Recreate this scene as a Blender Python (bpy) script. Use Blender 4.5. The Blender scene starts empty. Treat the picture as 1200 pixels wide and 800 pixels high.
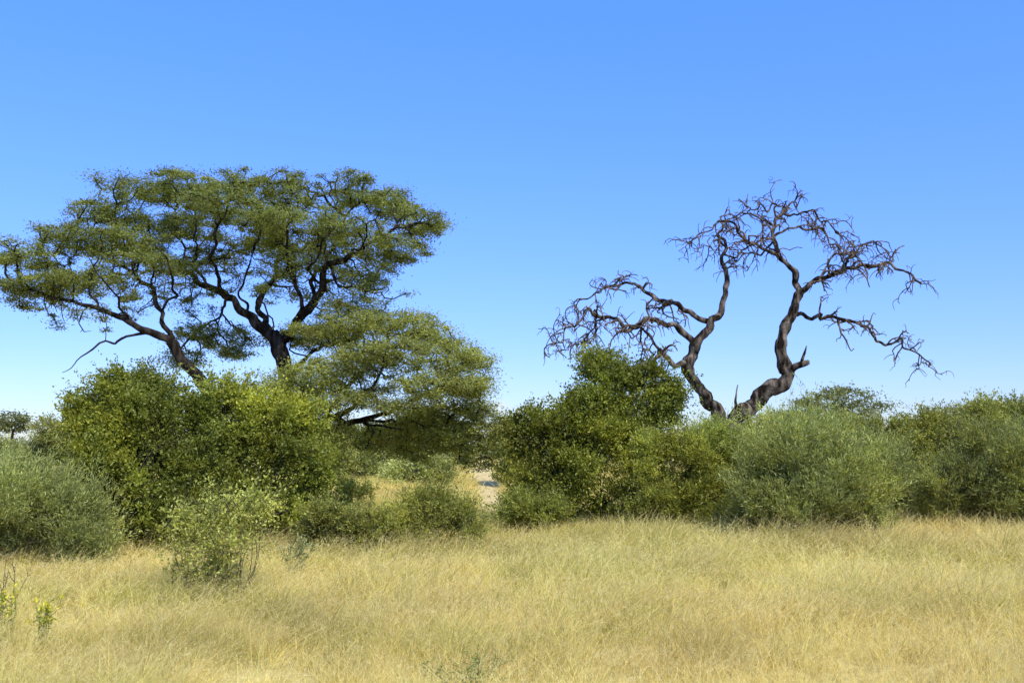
import bpy, math, random
import numpy as np
from mathutils import Vector
rng = np.random.default_rng(11)
random.seed(5)
C = bpy.context.scene.collection
SC = bpy.context.scene
SC.view_settings.view_transform = 'Standard'
SC.view_settings.look = 'None'
SC.view_settings.exposure = 0

# ------------------------------------------------------------------ camera
CAMH, F = 2.6, 1100.0
PITCH = math.atan(120 / F)
cam = bpy.data.cameras.new('camera'); camo = bpy.data.objects.new('camera', cam); C.objects.link(camo)
cam.sensor_width = 36; cam.lens = 36 * F / 1200; cam.clip_end = 6000; cam.clip_start = 0.1
camo.location = (0, 0, CAMH); camo.rotation_euler = (math.pi / 2 + PITCH, 0, 0)
SC.camera = camo
cp, sp = math.cos(PITCH), math.sin(PITCH)

def P(px, py, Y):
    u = (px - 600) / F; v = (400 - py) / F
    d = np.array([u, cp - v * sp, sp + v * cp])
    return d * (Y / d[1]) + np.array([0, 0, CAMH])

def GX(px, Y):
    return (px - 600) / F * (Y * cp - CAMH * sp)

# ------------------------------------------------------------------ helpers
def unit(a):
    return a / np.maximum(np.linalg.norm(a, axis=-1, keepdims=True), 1e-9)

_nd = unit(rng.normal(size=(10, 3))); _np = rng.uniform(0, 6.28, 10)
def noise(p, s):
    p = np.asarray(p) * s
    o = np.zeros(p.shape[:-1])
    for i in range(10):
        f = 1 + (i % 5) * .55
        o += np.sin(p @ _nd[i] * f * 2 + _np[i] + 1.3 * np.sin(p @ _nd[(i + 3) % 10] * f + _np[(i + 5) % 10])) / (1 + .35 * (i % 5))
    return o / 4.0

def mesh_np(name, verts, loops, starts, mat, parent=None, col=None, smooth=False, origin=None):
    verts = np.asarray(verts, dtype=np.float32)
    if origin is not None: verts = verts - np.asarray(origin, dtype=np.float32)
    me = bpy.data.meshes.new(name)
    me.vertices.add(len(verts)); me.vertices.foreach_set('co', verts.ravel())
    me.loops.add(len(loops)); me.loops.foreach_set('vertex_index', np.asarray(loops, dtype=np.int32))
    me.polygons.add(len(starts)); me.polygons.foreach_set('loop_start', np.asarray(starts, dtype=np.int32))
    if smooth: me.polygons.foreach_set('use_smooth', np.ones(len(starts), dtype=bool))
    me.update(calc_edges=True)
    if col is not None:
        a = me.color_attributes.new('Col', 'FLOAT_COLOR', 'POINT')
        c4 = np.ones((len(verts), 4), dtype=np.float32); c4[:, :3] = col
        a.data.foreach_set('color', c4.ravel())
    me.materials.append(mat)
    o = bpy.data.objects.new(name, me); C.objects.link(o)
    if parent is not None: o.parent = parent
    return o

def thing(name, label, cat, loc, group=None):
    o = bpy.data.objects.new(name, None); C.objects.link(o)
    o.location = tuple(loc); o['label'] = label; o['category'] = cat
    o.empty_display_size = .3
    if group: o['group'] = group
    return o

def tube_geo(polys, sides, bark=0.0):
    V, Fc, off = [], [], 0
    ang = np.linspace(0, 2 * math.pi, sides, endpoint=False)
    ca, sa = np.cos(ang), np.sin(ang)
    ph = rng.uniform(0, 6.28, 4)
    for pts, rad in polys:
        pts = np.asarray(pts, float); rad = np.asarray(rad, float); n = len(pts)
        if n < 2: continue
        t = unit(np.gradient(pts, axis=0))
        ref = np.array([0., 1., .13]) if abs(t[0, 1]) < .9 else np.array([1., 0, 0])
        u = np.cross(t[0], ref); u /= np.linalg.norm(u)
        U = np.zeros((n, 3))
        for i in range(n):
            u = u - t[i] * np.dot(u, t[i]); u /= max(np.linalg.norm(u), 1e-9); U[i] = u
        W = np.cross(t, U)
        R = rad[:, None] * np.ones((1, sides))
        if bark > 0:
            l = np.arange(n)[:, None]
            R = R * (1 + bark * (np.sin(3 * ang[None] + .12 * l + ph[0]) * .5 + np.sin(5 * ang[None] - .15 * l + ph[1]) * .35 + np.sin(2 * ang[None] + .9 * l + ph[2]) * .45 + rng.normal(0, .35, (n, sides))))
        ring = pts[:, None] + R[..., None] * (ca[None, :, None] * U[:, None] + sa[None, :, None] * W[:, None])
        V.append(ring.reshape(-1, 3))
        i = np.arange(n - 1)[:, None] * sides; j = np.arange(sides)[None]; j2 = (j + 1) % sides
        q = np.stack([i + j, i + j2, i + sides + j2, i + sides + j], -1).reshape(-1, 4) + off
        Fc.append(q); off += n * sides
    if not V: return np.zeros((0, 3)), np.zeros((0, 4), int)
    return np.concatenate(V), np.concatenate(Fc)

def tubes(name, polys, sides, mat, parent, origin, bark=0.0, smooth=True):
    v, f = tube_geo(polys, sides, bark)
    return mesh_np(name, v, f.ravel(), np.arange(len(f)) * 4, mat, parent, None, smooth, origin)

def leaves(name, c, axis, nrm, L, W, col, mat, parent, origin):
    axis = unit(axis); side = unit(np.cross(nrm, axis)); n2 = np.cross(axis, side)
    L = np.broadcast_to(L, (len(c),))[:, None]; W = np.broadcast_to(W, (len(c),))[:, None]
    mid = c + axis * L * .5 + n2 * L * .08
    v = np.stack([c, mid + side * W * .5, c + axis * L, mid - side * W * .5], 1).reshape(-1, 3)
    return mesh_np(name, v, np.arange(len(v)), np.arange(len(c)) * 4, mat, parent, np.repeat(col, 4, axis=0), False, origin)

def smooth_poly(pts, rad, step=.18, wob=0.0, gnarl=0.0):
    pts = np.asarray(pts, float); rad = np.asarray(rad, float)
    p = np.vstack([2 * pts[0] - pts[1], pts, 2 * pts[-1] - pts[-2]])
    outp, outr = [], []
    for i in range(len(pts) - 1):
        a, b, c, d = p[i], p[i + 1], p[i + 2], p[i + 3]
        n = max(2, int(np.linalg.norm(c - b) / step))
        t = np.linspace(0, 1, n, endpoint=False)[:, None]
        outp.append(.5 * (2 * b + (c - a) * t + (2 * a - 5 * b + 4 * c - d) * t ** 2 + (-a + 3 * b - 3 * c + d) * t ** 3))
        outr.append(rad[i] + (rad[i + 1] - rad[i]) * t[:, 0])
    outp.append(pts[-1:]); outr.append(rad[-1:])
    q = np.concatenate(outp); r = np.concatenate(outr)
    if wob > 0:
        k = np.linspace(0, 1, len(q))
        env = np.minimum(1, np.minimum(k * 6, 1))[:, None]
        s = rng.uniform(0, 100, 3)
        off = np.stack([noise(q + s[i], 1.1) for i in range(3)], -1)
        off -= off[0]
        q2 = q + off * wob * env
        if gnarl > 0:
            o2 = np.stack([noise(q + s[i] + 50, 2.6) for i in range(3)], -1); o2 -= o2[0]
            q2 = q2 + o2 * gnarl * env
            r = r * (1 + .16 * noise(q + s[0], 3.0))
        q = q2
    return q, r

# ------------------------------------------------------------------ materials
def newmat(name):
    m = bpy.data.materials.new(name); m.use_nodes = True
    nt = m.node_tree; nt.nodes.clear()
    return m, nt, nt.nodes, nt.links

def leaf_mat(name, trans=.35, tint=(1.25, 1.2, .6), gloss=.05):
    m, nt, N, Lk = newmat(name)
    at = N.new('ShaderNodeAttribute'); at.attribute_name = 'Col'
    tx = N.new('ShaderNodeTexCoord'); nz = N.new('ShaderNodeTexNoise'); nz.inputs['Scale'].default_value = 3.0
    Lk.new(tx.outputs['Object'], nz.inputs['Vector'])
    mr = N.new('ShaderNodeMapRange'); mr.inputs['To Min'].default_value = .75; mr.inputs['To Max'].default_value = 1.25
    Lk.new(nz.outputs['Fac'], mr.inputs['Value'])
    mul = N.new('ShaderNodeVectorMath'); mul.operation = 'SCALE'
    Lk.new(at.outputs['Color'], mul.inputs[0]); Lk.new(mr.outputs['Result'], mul.inputs['Scale'])
    df = N.new('ShaderNodeBsdfDiffuse'); Lk.new(mul.outputs[0], df.inputs['Color'])
    m2 = N.new('ShaderNodeVectorMath'); m2.operation = 'MULTIPLY'; m2.inputs[1].default_value = tint
    Lk.new(mul.outputs[0], m2.inputs[0])
    tr = N.new('ShaderNodeBsdfTranslucent'); Lk.new(m2.outputs[0], tr.inputs['Color'])
    mx = N.new('ShaderNodeMixShader'); mx.inputs[0].default_value = trans
    Lk.new(df.outputs[0], mx.inputs[1]); Lk.new(tr.outputs[0], mx.inputs[2])
    gl = N.new('ShaderNodeBsdfGlossy'); gl.inputs['Roughness'].default_value = .5; gl.inputs['Color'].default_value = (.8, .8, .7, 1)
    mg = N.new('ShaderNodeMixShader'); mg.inputs[0].default_value = gloss
    Lk.new(mx.outputs[0], mg.inputs[1]); Lk.new(gl.outputs[0], mg.inputs[2])
    o = N.new('ShaderNodeOutputMaterial'); Lk.new(mg.outputs[0], o.inputs['Surface'])
    return m

def bark_mat(name, c1, c2, scale=6, bump=.6):
    m, nt, N, Lk = newmat(name)
    tx = N.new('ShaderNodeTexCoord')
    mp = N.new('ShaderNodeMapping'); mp.inputs['Scale'].default_value = (1, 1, .3)
    Lk.new(tx.outputs['Object'], mp.inputs['Vector'])
    nz = N.new('ShaderNodeTexNoise'); nz.inputs['Scale'].default_value = scale; nz.inputs['Detail'].default_value = 8
    Lk.new(mp.outputs[0], nz.inputs['Vector'])
    cr = N.new('ShaderNodeValToRGB'); cr.color_ramp.elements[0].position = .42; cr.color_ramp.elements[1].position = .68
    cr.color_ramp.elements[0].color = (*c1, 1); cr.color_ramp.elements[1].color = (*c2, 1)
    Lk.new(nz.outputs['Fac'], cr.inputs['Fac'])
    nb = N.new('ShaderNodeTexNoise'); nb.inputs['Scale'].default_value = scale * 3; nb.inputs['Detail'].default_value = 6
    Lk.new(mp.outputs[0], nb.inputs['Vector'])
    bp = N.new('ShaderNodeBump'); bp.inputs['Strength'].default_value = bump; bp.inputs['Distance'].default_value = .08
    Lk.new(nb.outputs['Fac'], bp.inputs['Height'])
    b = N.new('ShaderNodeBsdfPrincipled'); b.inputs['Roughness'].default_value = .95
    b.inputs['Specular IOR Level'].default_value = .03
    Lk.new(cr.outputs[0], b.inputs['Base Color']); Lk.new(bp.outputs[0], b.inputs['Normal'])
    o = N.new('ShaderNodeOutputMaterial'); Lk.new(b.outputs[0], o.inputs['Surface'])
    return m

def ground_mat(name, ca, cb, cc, s1, s2):
    m, nt, N, Lk = newmat(name)
    tx = N.new('ShaderNodeTexCoord')
    n1 = N.new('ShaderNodeTexNoise'); n1.inputs['Scale'].default_value = s1; n1.inputs['Detail'].default_value = 6
    n2 = N.new('ShaderNodeTexNoise'); n2.inputs['Scale'].default_value = s2; n2.inputs['Detail'].default_value = 8
    Lk.new(tx.outputs['Object'], n1.inputs['Vector']); Lk.new(tx.outputs['Object'], n2.inputs['Vector'])
    mx = N.new('ShaderNodeMix'); mx.data_type = 'RGBA'; mx.inputs[6].default_value = (*ca, 1); mx.inputs[7].default_value = (*cb, 1)
    Lk.new(n1.outputs['Fac'], mx.inputs[0])
    r = N.new('ShaderNodeMapRange'); r.inputs['From Min'].default_value = .45; r.inputs['From Max'].default_value = .7
    Lk.new(n2.outputs['Fac'], r.inputs['Value'])
    mx2 = N.new('ShaderNodeMix'); mx2.data_type = 'RGBA'; mx2.inputs[7].default_value = (*cc, 1)
    Lk.new(mx.outputs[2], mx2.inputs[6]); Lk.new(r.outputs[0], mx2.inputs[0])
    bp = N.new('ShaderNodeBump'); bp.inputs['Strength'].default_value = .5; bp.inputs['Distance'].default_value = .1
    Lk.new(n2.outputs['Fac'], bp.inputs['Height'])
    b = N.new('ShaderNodeBsdfPrincipled'); b.inputs['Roughness'].default_value = .95; b.inputs['Specular IOR Level'].default_value = .05
    Lk.new(mx2.outputs[2], b.inputs['Base Color']); Lk.new(bp.outputs[0], b.inputs['Normal'])
    o = N.new('ShaderNodeOutputMaterial'); Lk.new(b.outputs[0], o.inputs['Surface'])
    return m

M_LEAF = leaf_mat('leaf_foliage', .42, (1.25, 1.27, .55), .02)
M_GRASS = leaf_mat('dry_grass', .38, (1.1, 1.06, .76), .015)
M_BARK = bark_mat('acacia_bark', (.014, .011, .008), (.068, .055, .039))
M_DEAD = bark_mat('dead_wood', (.018, .013, .0085), (.215, .175, .125), 5, .9)
M_TWIG = bark_mat('dead_twig', (.060, .043, .028), (.26, .195, .135), 9, .3)
M_STEM = bark_mat('shrub_stem', (.05, .042, .03), (.14, .115, .085), 12, .3)
M_GROUND = ground_mat('savanna_ground', (.56, .44, .155), (.47, .39, .125), (.37, .31, .10), .25, 5)
M_SAND = ground_mat('pale_sand', (.62, .485, .22), (.56, .435, .185), (.50, .39, .165), .6, 3)

# ------------------------------------------------------------------ ground
def GZ(x, y):
    return 1.45 * np.exp(-.5 * ((x + 3.5) / 8) ** 2 - .5 * ((y - 68) / 10) ** 2)
xs = np.concatenate([-np.geomspace(80, 2500, 16)[::-1], np.linspace(-75, 75, 101), np.geomspace(80, 2500, 16)])
ys = np.concatenate([np.linspace(-60, 140, 134), np.geomspace(145, 3500, 18)])
X, Yg = np.meshgrid(xs, ys)
Z = .03 * noise(np.stack([X, Yg, X * 0], -1), .12) * np.clip(1 - np.hypot(X, Yg) / 300, 0, 1) - .03 + GZ(X, Yg)
v = np.stack([X, Yg, Z], -1).reshape(-1, 3)
nx = len(xs)
i = np.arange(len(ys) - 1)[:, None] * nx + np.arange(nx - 1)[None]
f = np.stack([i, i + 1, i + nx + 1, i + nx], -1).reshape(-1, 4)
go = mesh_np('ground', v, f.ravel(), np.arange(len(f)) * 4, M_GROUND, None, None, True)
go['kind'] = 'structure'

# sandy track winding back between the bushes
tp = [(580, 30, 1.0), (579, 36, 1.0), (576, 42, 1.0), (571, 50, 1.1), (565, 60, 1.3), (558, 70, 1.6), (553, 80, 1.9), (550, 95, 2.3)]
cen, wd = [], []
for px, Y, w in tp: cen.append((GX(px, Y), Y, .0)); wd.append(w)
cq, cw = smooth_poly(cen, wd, 1.0)
tk_n = 7
tv = []
for (x, y, z), w in zip(cq, cw):
    for k in range(tk_n):
        s = k / (tk_n - 1) * 2 - 1
        e = 1 + .18 * math.sin(y * 1.1 + (3 if s > 0 else 0)) if abs(s) == 1 else 1
        xx = x + s * w * e
        tv.append((xx, y, GZ(xx, y) + .03 + .02 * s * s + .025 * (1 - abs(s))))
i = np.arange(len(cq) - 1)[:, None] * tk_n + np.arange(tk_n - 1)[None]
f = np.stack([i, i + 1, i + tk_n + 1, i + tk_n], -1).reshape(-1, 4)
tr_o = mesh_np('sandy_track', tv, f.ravel(), np.arange(len(f)) * 4, M_SAND, None, None, True)
tr_o['kind'] = 'structure'
def near_track(x, y, m=0):
    tx = np.interp(y, cq[:, 1], cq[:, 0]); tw = np.interp(y, cq[:, 1], cw)
    return (np.abs(x - tx) < tw + m) & (y > 33)

# ------------------------------------------------------------------ grass (stuff)
def build_grass():
    def tufts(y0, y1, dens, spread):
        yy = np.linspace(y0, y1, 200); wdt = 1.2 * yy + 5
        n = int(np.mean(wdt * dens(yy)) * (y1 - y0))
        cdf = np.cumsum(wdt * dens(yy)); cdf /= cdf[-1]
        y = np.interp(rng.uniform(0, 1, n), cdf, yy)
        x = rng.uniform(-1, 1, n) * (.6 * y + 2.5)
        return x, y
    x1, y1 = tufts(6.0, 36, lambda y: np.interp(y, [6, 12, 18, 36], [26, 20, 13, 7]), 0)
    x2, y2 = tufts(36, 90, lambda y: np.interp(y, [36, 90], [2.4, .8]), 0)
    ng = 3600                                      # thicker cover on the slope seen in the gap
    y3 = rng.uniform(36, 80, ng); x3 = rng.uniform(-.21, .01, ng) * y3
    x = np.concatenate([x1, x2, x3]); y = np.concatenate([y1, y2, y3])
    keep = ~near_track(x, y, -.25)
    x, y = x[keep], y[keep]
    P3 = np.stack([x, y, x * 0], -1)
    big = noise(P3, .13); med = noise(P3 + 31, .55); sm = noise(P3 + 77, 1.6)
    th = .50 * (1 + .22 * big + .32 * med + .24 * sm) * rng.uniform(.65, 1.3, len(x))
    th *= 1 + .30 * np.clip((x - 1) / 8, 0, 1) * np.clip((y - 17) / 7, 0, 1)
    keep = rng.uniform(0, 1, len(x)) < .94 + .3 * med
    x, y, th, big, med, sm = [a[keep] for a in (x, y, th, big, med, sm)]
    nb = 24
    n = len(x) * nb
    R = lambda a: np.repeat(a, nb)
    Y = R(y)
    ra = rng.uniform(0, 6.283, n); rr = np.abs(rng.normal(0, .14, n)) * (1 + Y / 40)
    root = np.stack([R(x) + np.cos(ra) * rr, Y + np.sin(ra) * rr, np.zeros(n) - .02], -1)
    root[:, 2] += GZ(root[:, 0], root[:, 1])
    h = R(th) * rng.uniform(.45, 1.25, n)
    az = ra + rng.normal(0, .9, n)
    spl = np.abs(rng.normal(.28, .22, n)); bend = np.abs(rng.normal(.50, .36, n))
    wdir = R(rng.normal(.20, .15, len(x)))
    dx = np.cos(az); dy = np.sin(az)
    tt = np.array([0, .4, .75, 1.0]); ww = np.array([1, .85, .55, 0])
    w = np.maximum(.0032, .00044 * Y) * rng.uniform(.7, 1.3, n)
    fa = rng.uniform(-.9, .9, n)      # width axis
    wx, wy = np.cos(fa), np.sin(fa)
    pts = []
    for t in tt:
        hx = spl * t + bend * t * t
        px = root[:, 0] + h * (dx * hx + wdir * t * t * (1 + R(med)))
        py = root[:, 1] + h * (dy * hx - .05 * t * t)
        pz = root[:, 2] + h * t * (1 - .26 * (spl + bend) * t)
        pts.append(np.stack([px, py, pz], -1))
    wv = np.stack([wx, wy, wx * 0], -1)
    V = []
    for k in range(3):
        V += [pts[k] - wv * (w * ww[k] * .5)[:, None], pts[k] + wv * (w * ww[k] * .5)[:, None]]
    V.append(pts[3])
    V = np.stack(V, 1)                # n,7,3
    straw = np.array([.78, .61, .180]); pale = np.array([.88, .735, .325]); green = np.array([.465, .47, .105]); rust = np.array([.55, .36, .12])
    g = np.clip(.31 + .60 * R(big) + .46 * R(sm) + .42 * R(med) + rng.normal(0, .20, n), 0, 1)
    g = g * np.clip(1.2 - R(x) / 18 * .7, .5, 1.4)
    g = np.clip(g, 0, .95)
    rs = np.clip(rng.normal(-.14, .22, n) + .40 * R(med) - .28 * R(sm) + np.clip(R(x) / 30, -.1, .14), 0, .85)
    base = straw * (1 - g[:, None]) + green * g[:, None]
    base = base * (1 - rs[:, None]) + rust * rs[:, None]
    m2 = noise(np.stack([x, y, x * 0], -1) + 140, .8); m3 = noise(np.stack([x * .7, y, x * 0], -1) + 210, .33)
    dark = R(np.clip(1.03 + .20 * m2 + .19 * m3 - .5 * np.clip(m2 - .40, 0, 1), .45, 1.25))
    base *= (rng.uniform(.75, 1.2, n) * R(rng.normal(1, .16, len(x))) * dark)[:, None]
    tip = base * .45 + pale * .55 * dark[:, None]
    col = np.stack([base * .9, base * .9, base, base, base * .5 + tip * .5, base * .5 + tip * .5, tip], 1)
    col = np.clip(col, .02, .9)
    b0 = np.arange(n)[:, None] * 7
    lp = np.concatenate([b0 + np.array([0, 1, 3, 2]), b0 + np.array([2, 3, 5, 4]), b0 + np.array([4, 5, 6])], 1).ravel()
    st = (np.arange(n)[:, None] * 11 + np.array([0, 4, 8])).ravel()
    # feathery heads near the viewer
    sel = np.where((rng.uniform(0, 1, n) < .42) & (Y < 24))[0]
    nh = 9
    tpn = np.repeat(pts[3][sel], nh, 0); ax = np.repeat(unit(pts[3][sel] - pts[2][sel]), nh, 0)
    m = len(tpn)
    s = rng.uniform(-.18, .02, m)[:, None] * 1.0
    d = unit(ax * .9 + rng.normal(0, .5, (m, 3)))
    a = tpn + ax * s; L = rng.uniform(.03, .085, m)[:, None]
    sw = unit(np.cross(d, rng.normal(size=(m, 3)))) * (np.maximum(.0023, .00026 * np.repeat(Y[sel], nh)))[:, None]
    hv = np.stack([a - sw * .5, a + sw * .5, a + d * L], 1).reshape(-1, 3)
    br = np.repeat(np.clip(rng.normal(.08, .30, len(sel)) + .4 * R(med)[sel], 0, 1), nh)[:, None]
    hcol = pale * (1 - br) + np.array([.50, .345, .145]) * br
    hc = np.minimum(np.repeat(hcol * (rng.uniform(.8, 1.15, m) * np.repeat(dark[sel], nh))[:, None], 3, 0), .9)
    nv = n * 7
    lp = np.concatenate([lp, np.arange(m * 3) + nv]); st = np.concatenate([st, n * 11 + np.arange(m) * 3])
    o = mesh_np('dry_grass', np.concatenate([V.reshape(-1, 3), hv]), lp, st, M_GRASS, None, np.concatenate([col.reshape(-1, 3), hc]))
    o['kind'] = 'stuff'; o['label'] = 'tall straw-coloured dry grass covering the open foreground'; o['category'] = 'grass'
build_grass()

# ------------------------------------------------------------------ space colonisation
def colonize(seed, attr, step, infl, kill, maxit=90, wig=.25, bias=(0, 0, 0)):
    Pn = np.array(seed); par = [-1] * len(Pn)
    bias = np.array(bias)
    def nearest(A, B):
        d = np.empty(len(A)); ix = np.empty(len(A), int)
        for s in range(0, len(A), 500):
            D = np.linalg.norm(A[s:s + 500, None] - B[None], axis=-1)
            ix[s:s + 500] = D.argmin(1); d[s:s + 500] = D.min(1)
        return d, ix
    dist, near = nearest(attr, Pn)
    alive = dist > kill; cnt = np.zeros(len(Pn), int)
    for it in range(maxit):
        m = alive & (dist < infl)
        if not m.any(): break
        t = near[m]; v = unit(attr[m] - Pn[t])
        acc = np.zeros_like(Pn); np.add.at(acc, t, v)
        u = np.unique(t)
        bad = u[cnt[u] >= 3]
        if len(bad): alive[m & np.isin(near, bad)] = False
        u = u[cnt[u] < 3]
        if not len(u): continue
        d = unit(unit(acc[u]) + rng.normal(0, wig, (len(u), 3)) + bias)
        new = Pn[u] + d * step
        cnt[u] += 1
        base = len(Pn); Pn = np.vstack([Pn, new]); par += list(u); cnt = np.concatenate([cnt, np.zeros(len(u), int)])
        d2, i2 = nearest(attr, new)
        b = d2 < dist; dist[b] = d2[b]; near[b] = i2[b] + base
        alive &= dist > kill
    return Pn, np.array(par)

def branch_polys(Pn, par, n0, tip=.011, ex=2.3, cap=.1):
    n = len(Pn); ch = [[] for _ in range(n)]
    for i in range(n0, n): ch[par[i]].append(i)
    r = np.zeros(n)
    for i in range(n - 1, n0 - 1, -1):
        s = sum(r[c] ** ex for c in ch[i])
        r[i] = max(tip, s ** (1 / ex)) if s > 0 else tip
    r = np.minimum(r * 1.0, cap)
    polys = []
    stack = [(p, c) for p in range(n0) for c in ch[p]]
    while stack:
        p, c = stack.pop()
        idx = [p, c]
        while ch[idx[-1]]:
            k = sorted(ch[idx[-1]], key=lambda q: -r[q])
            for q in k[1:]: stack.append((idx[-1], q))
            idx.append(k[0])
        rad = r[idx].copy(); rad[0] = rad[1]; rad[-1] *= .5
        polys.append((Pn[idx], rad))
    return polys, r, ch

def pad_points(pads, D, n_per):
    A = []
    for (px, py, dy, rx, ry, rd, k) in pads:
        c = P(px, py, D + dy); s = (D + dy) / F
        n = max(4, int(n_per * k))
        v = unit(rng.normal(size=(n, 3))) * rng.uniform(0, 1, (n, 1)) ** .4
        A.append(c + v * np.array([rx * s, rd, ry * s]))
    return np.concatenate(A)

def acacia_leaves(nodes, k, rad, flat, L, W, col, clump=.9):
    n = len(nodes)
    kk = np.clip(rng.normal(1, .35, n), .3, 1.8) * rad
    off = rng.normal(0, 1, (n, k, 3)) * np.array([1, 1, flat]) * kk[:, None, None]
    c = (nodes[:, None] + off).reshape(-1, 3)
    ax = unit(rng.normal(size=c.shape) * np.array([1, 1, .6]))
    nr = unit(rng.normal(size=c.shape) + np.array([0, -.25, .5]))
    tone = np.repeat(1 + .30 * noise(nodes, clump) + rng.normal(0, .17, n), k)
    yel = np.repeat(np.clip(rng.normal(.2, .3, n) + .3 * noise(nodes + 9, 1.1), 0, 1), k)[:, None]
    cc = np.array(col) * (1 - yel) + np.array(col) * np.array([1.22, 1.15, .85]) * yel
    cc = cc * (tone * rng.uniform(.8, 1.2, len(c)))[:, None]
    return c, ax, nr, L * rng.uniform(.7, 1.3, len(c)), W * rng.uniform(.7, 1.3, len(c)), np.clip(cc, .008, .5)

LAYER = np.array([.55, .55, 2.1])
def line(spec, D, k=1.0):
    return [P(a, b, D + c) for a, b, c, r in spec], [r * k for *_, r in spec]

def snap(p, built):
    a = np.concatenate(built); p = list(p)
    q = a[np.argmin(np.linalg.norm(a - p[0], axis=1))]
    p[0] = q
    return p

def kink(p, r, amp):
    # angular elbows: extra joints pushed sideways between the drawn ones
    P2, R2 = [p[0]], [r[0]]
    for i in range(len(p) - 1):
        a, b = np.asarray(p[i]), np.asarray(p[i + 1]); L = np.linalg.norm(b - a)
        m = max(1, int(L / .42))
        for j in range(1, m + 1):
            f_ = j / (m + 1)
            o = rng.normal(0, 1, 3); o -= (b - a) / L * (o @ (b - a)) / L
            P2.append(a + (b - a) * f_ + unit(o) * amp * min(1, L) * rng.uniform(.3, 1.2)); R2.append((r[i] + (r[i + 1] - r[i]) * f_) * rng.uniform(.86, 1.14))
        P2.append(b); R2.append(r[i + 1])
    return P2, R2

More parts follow.
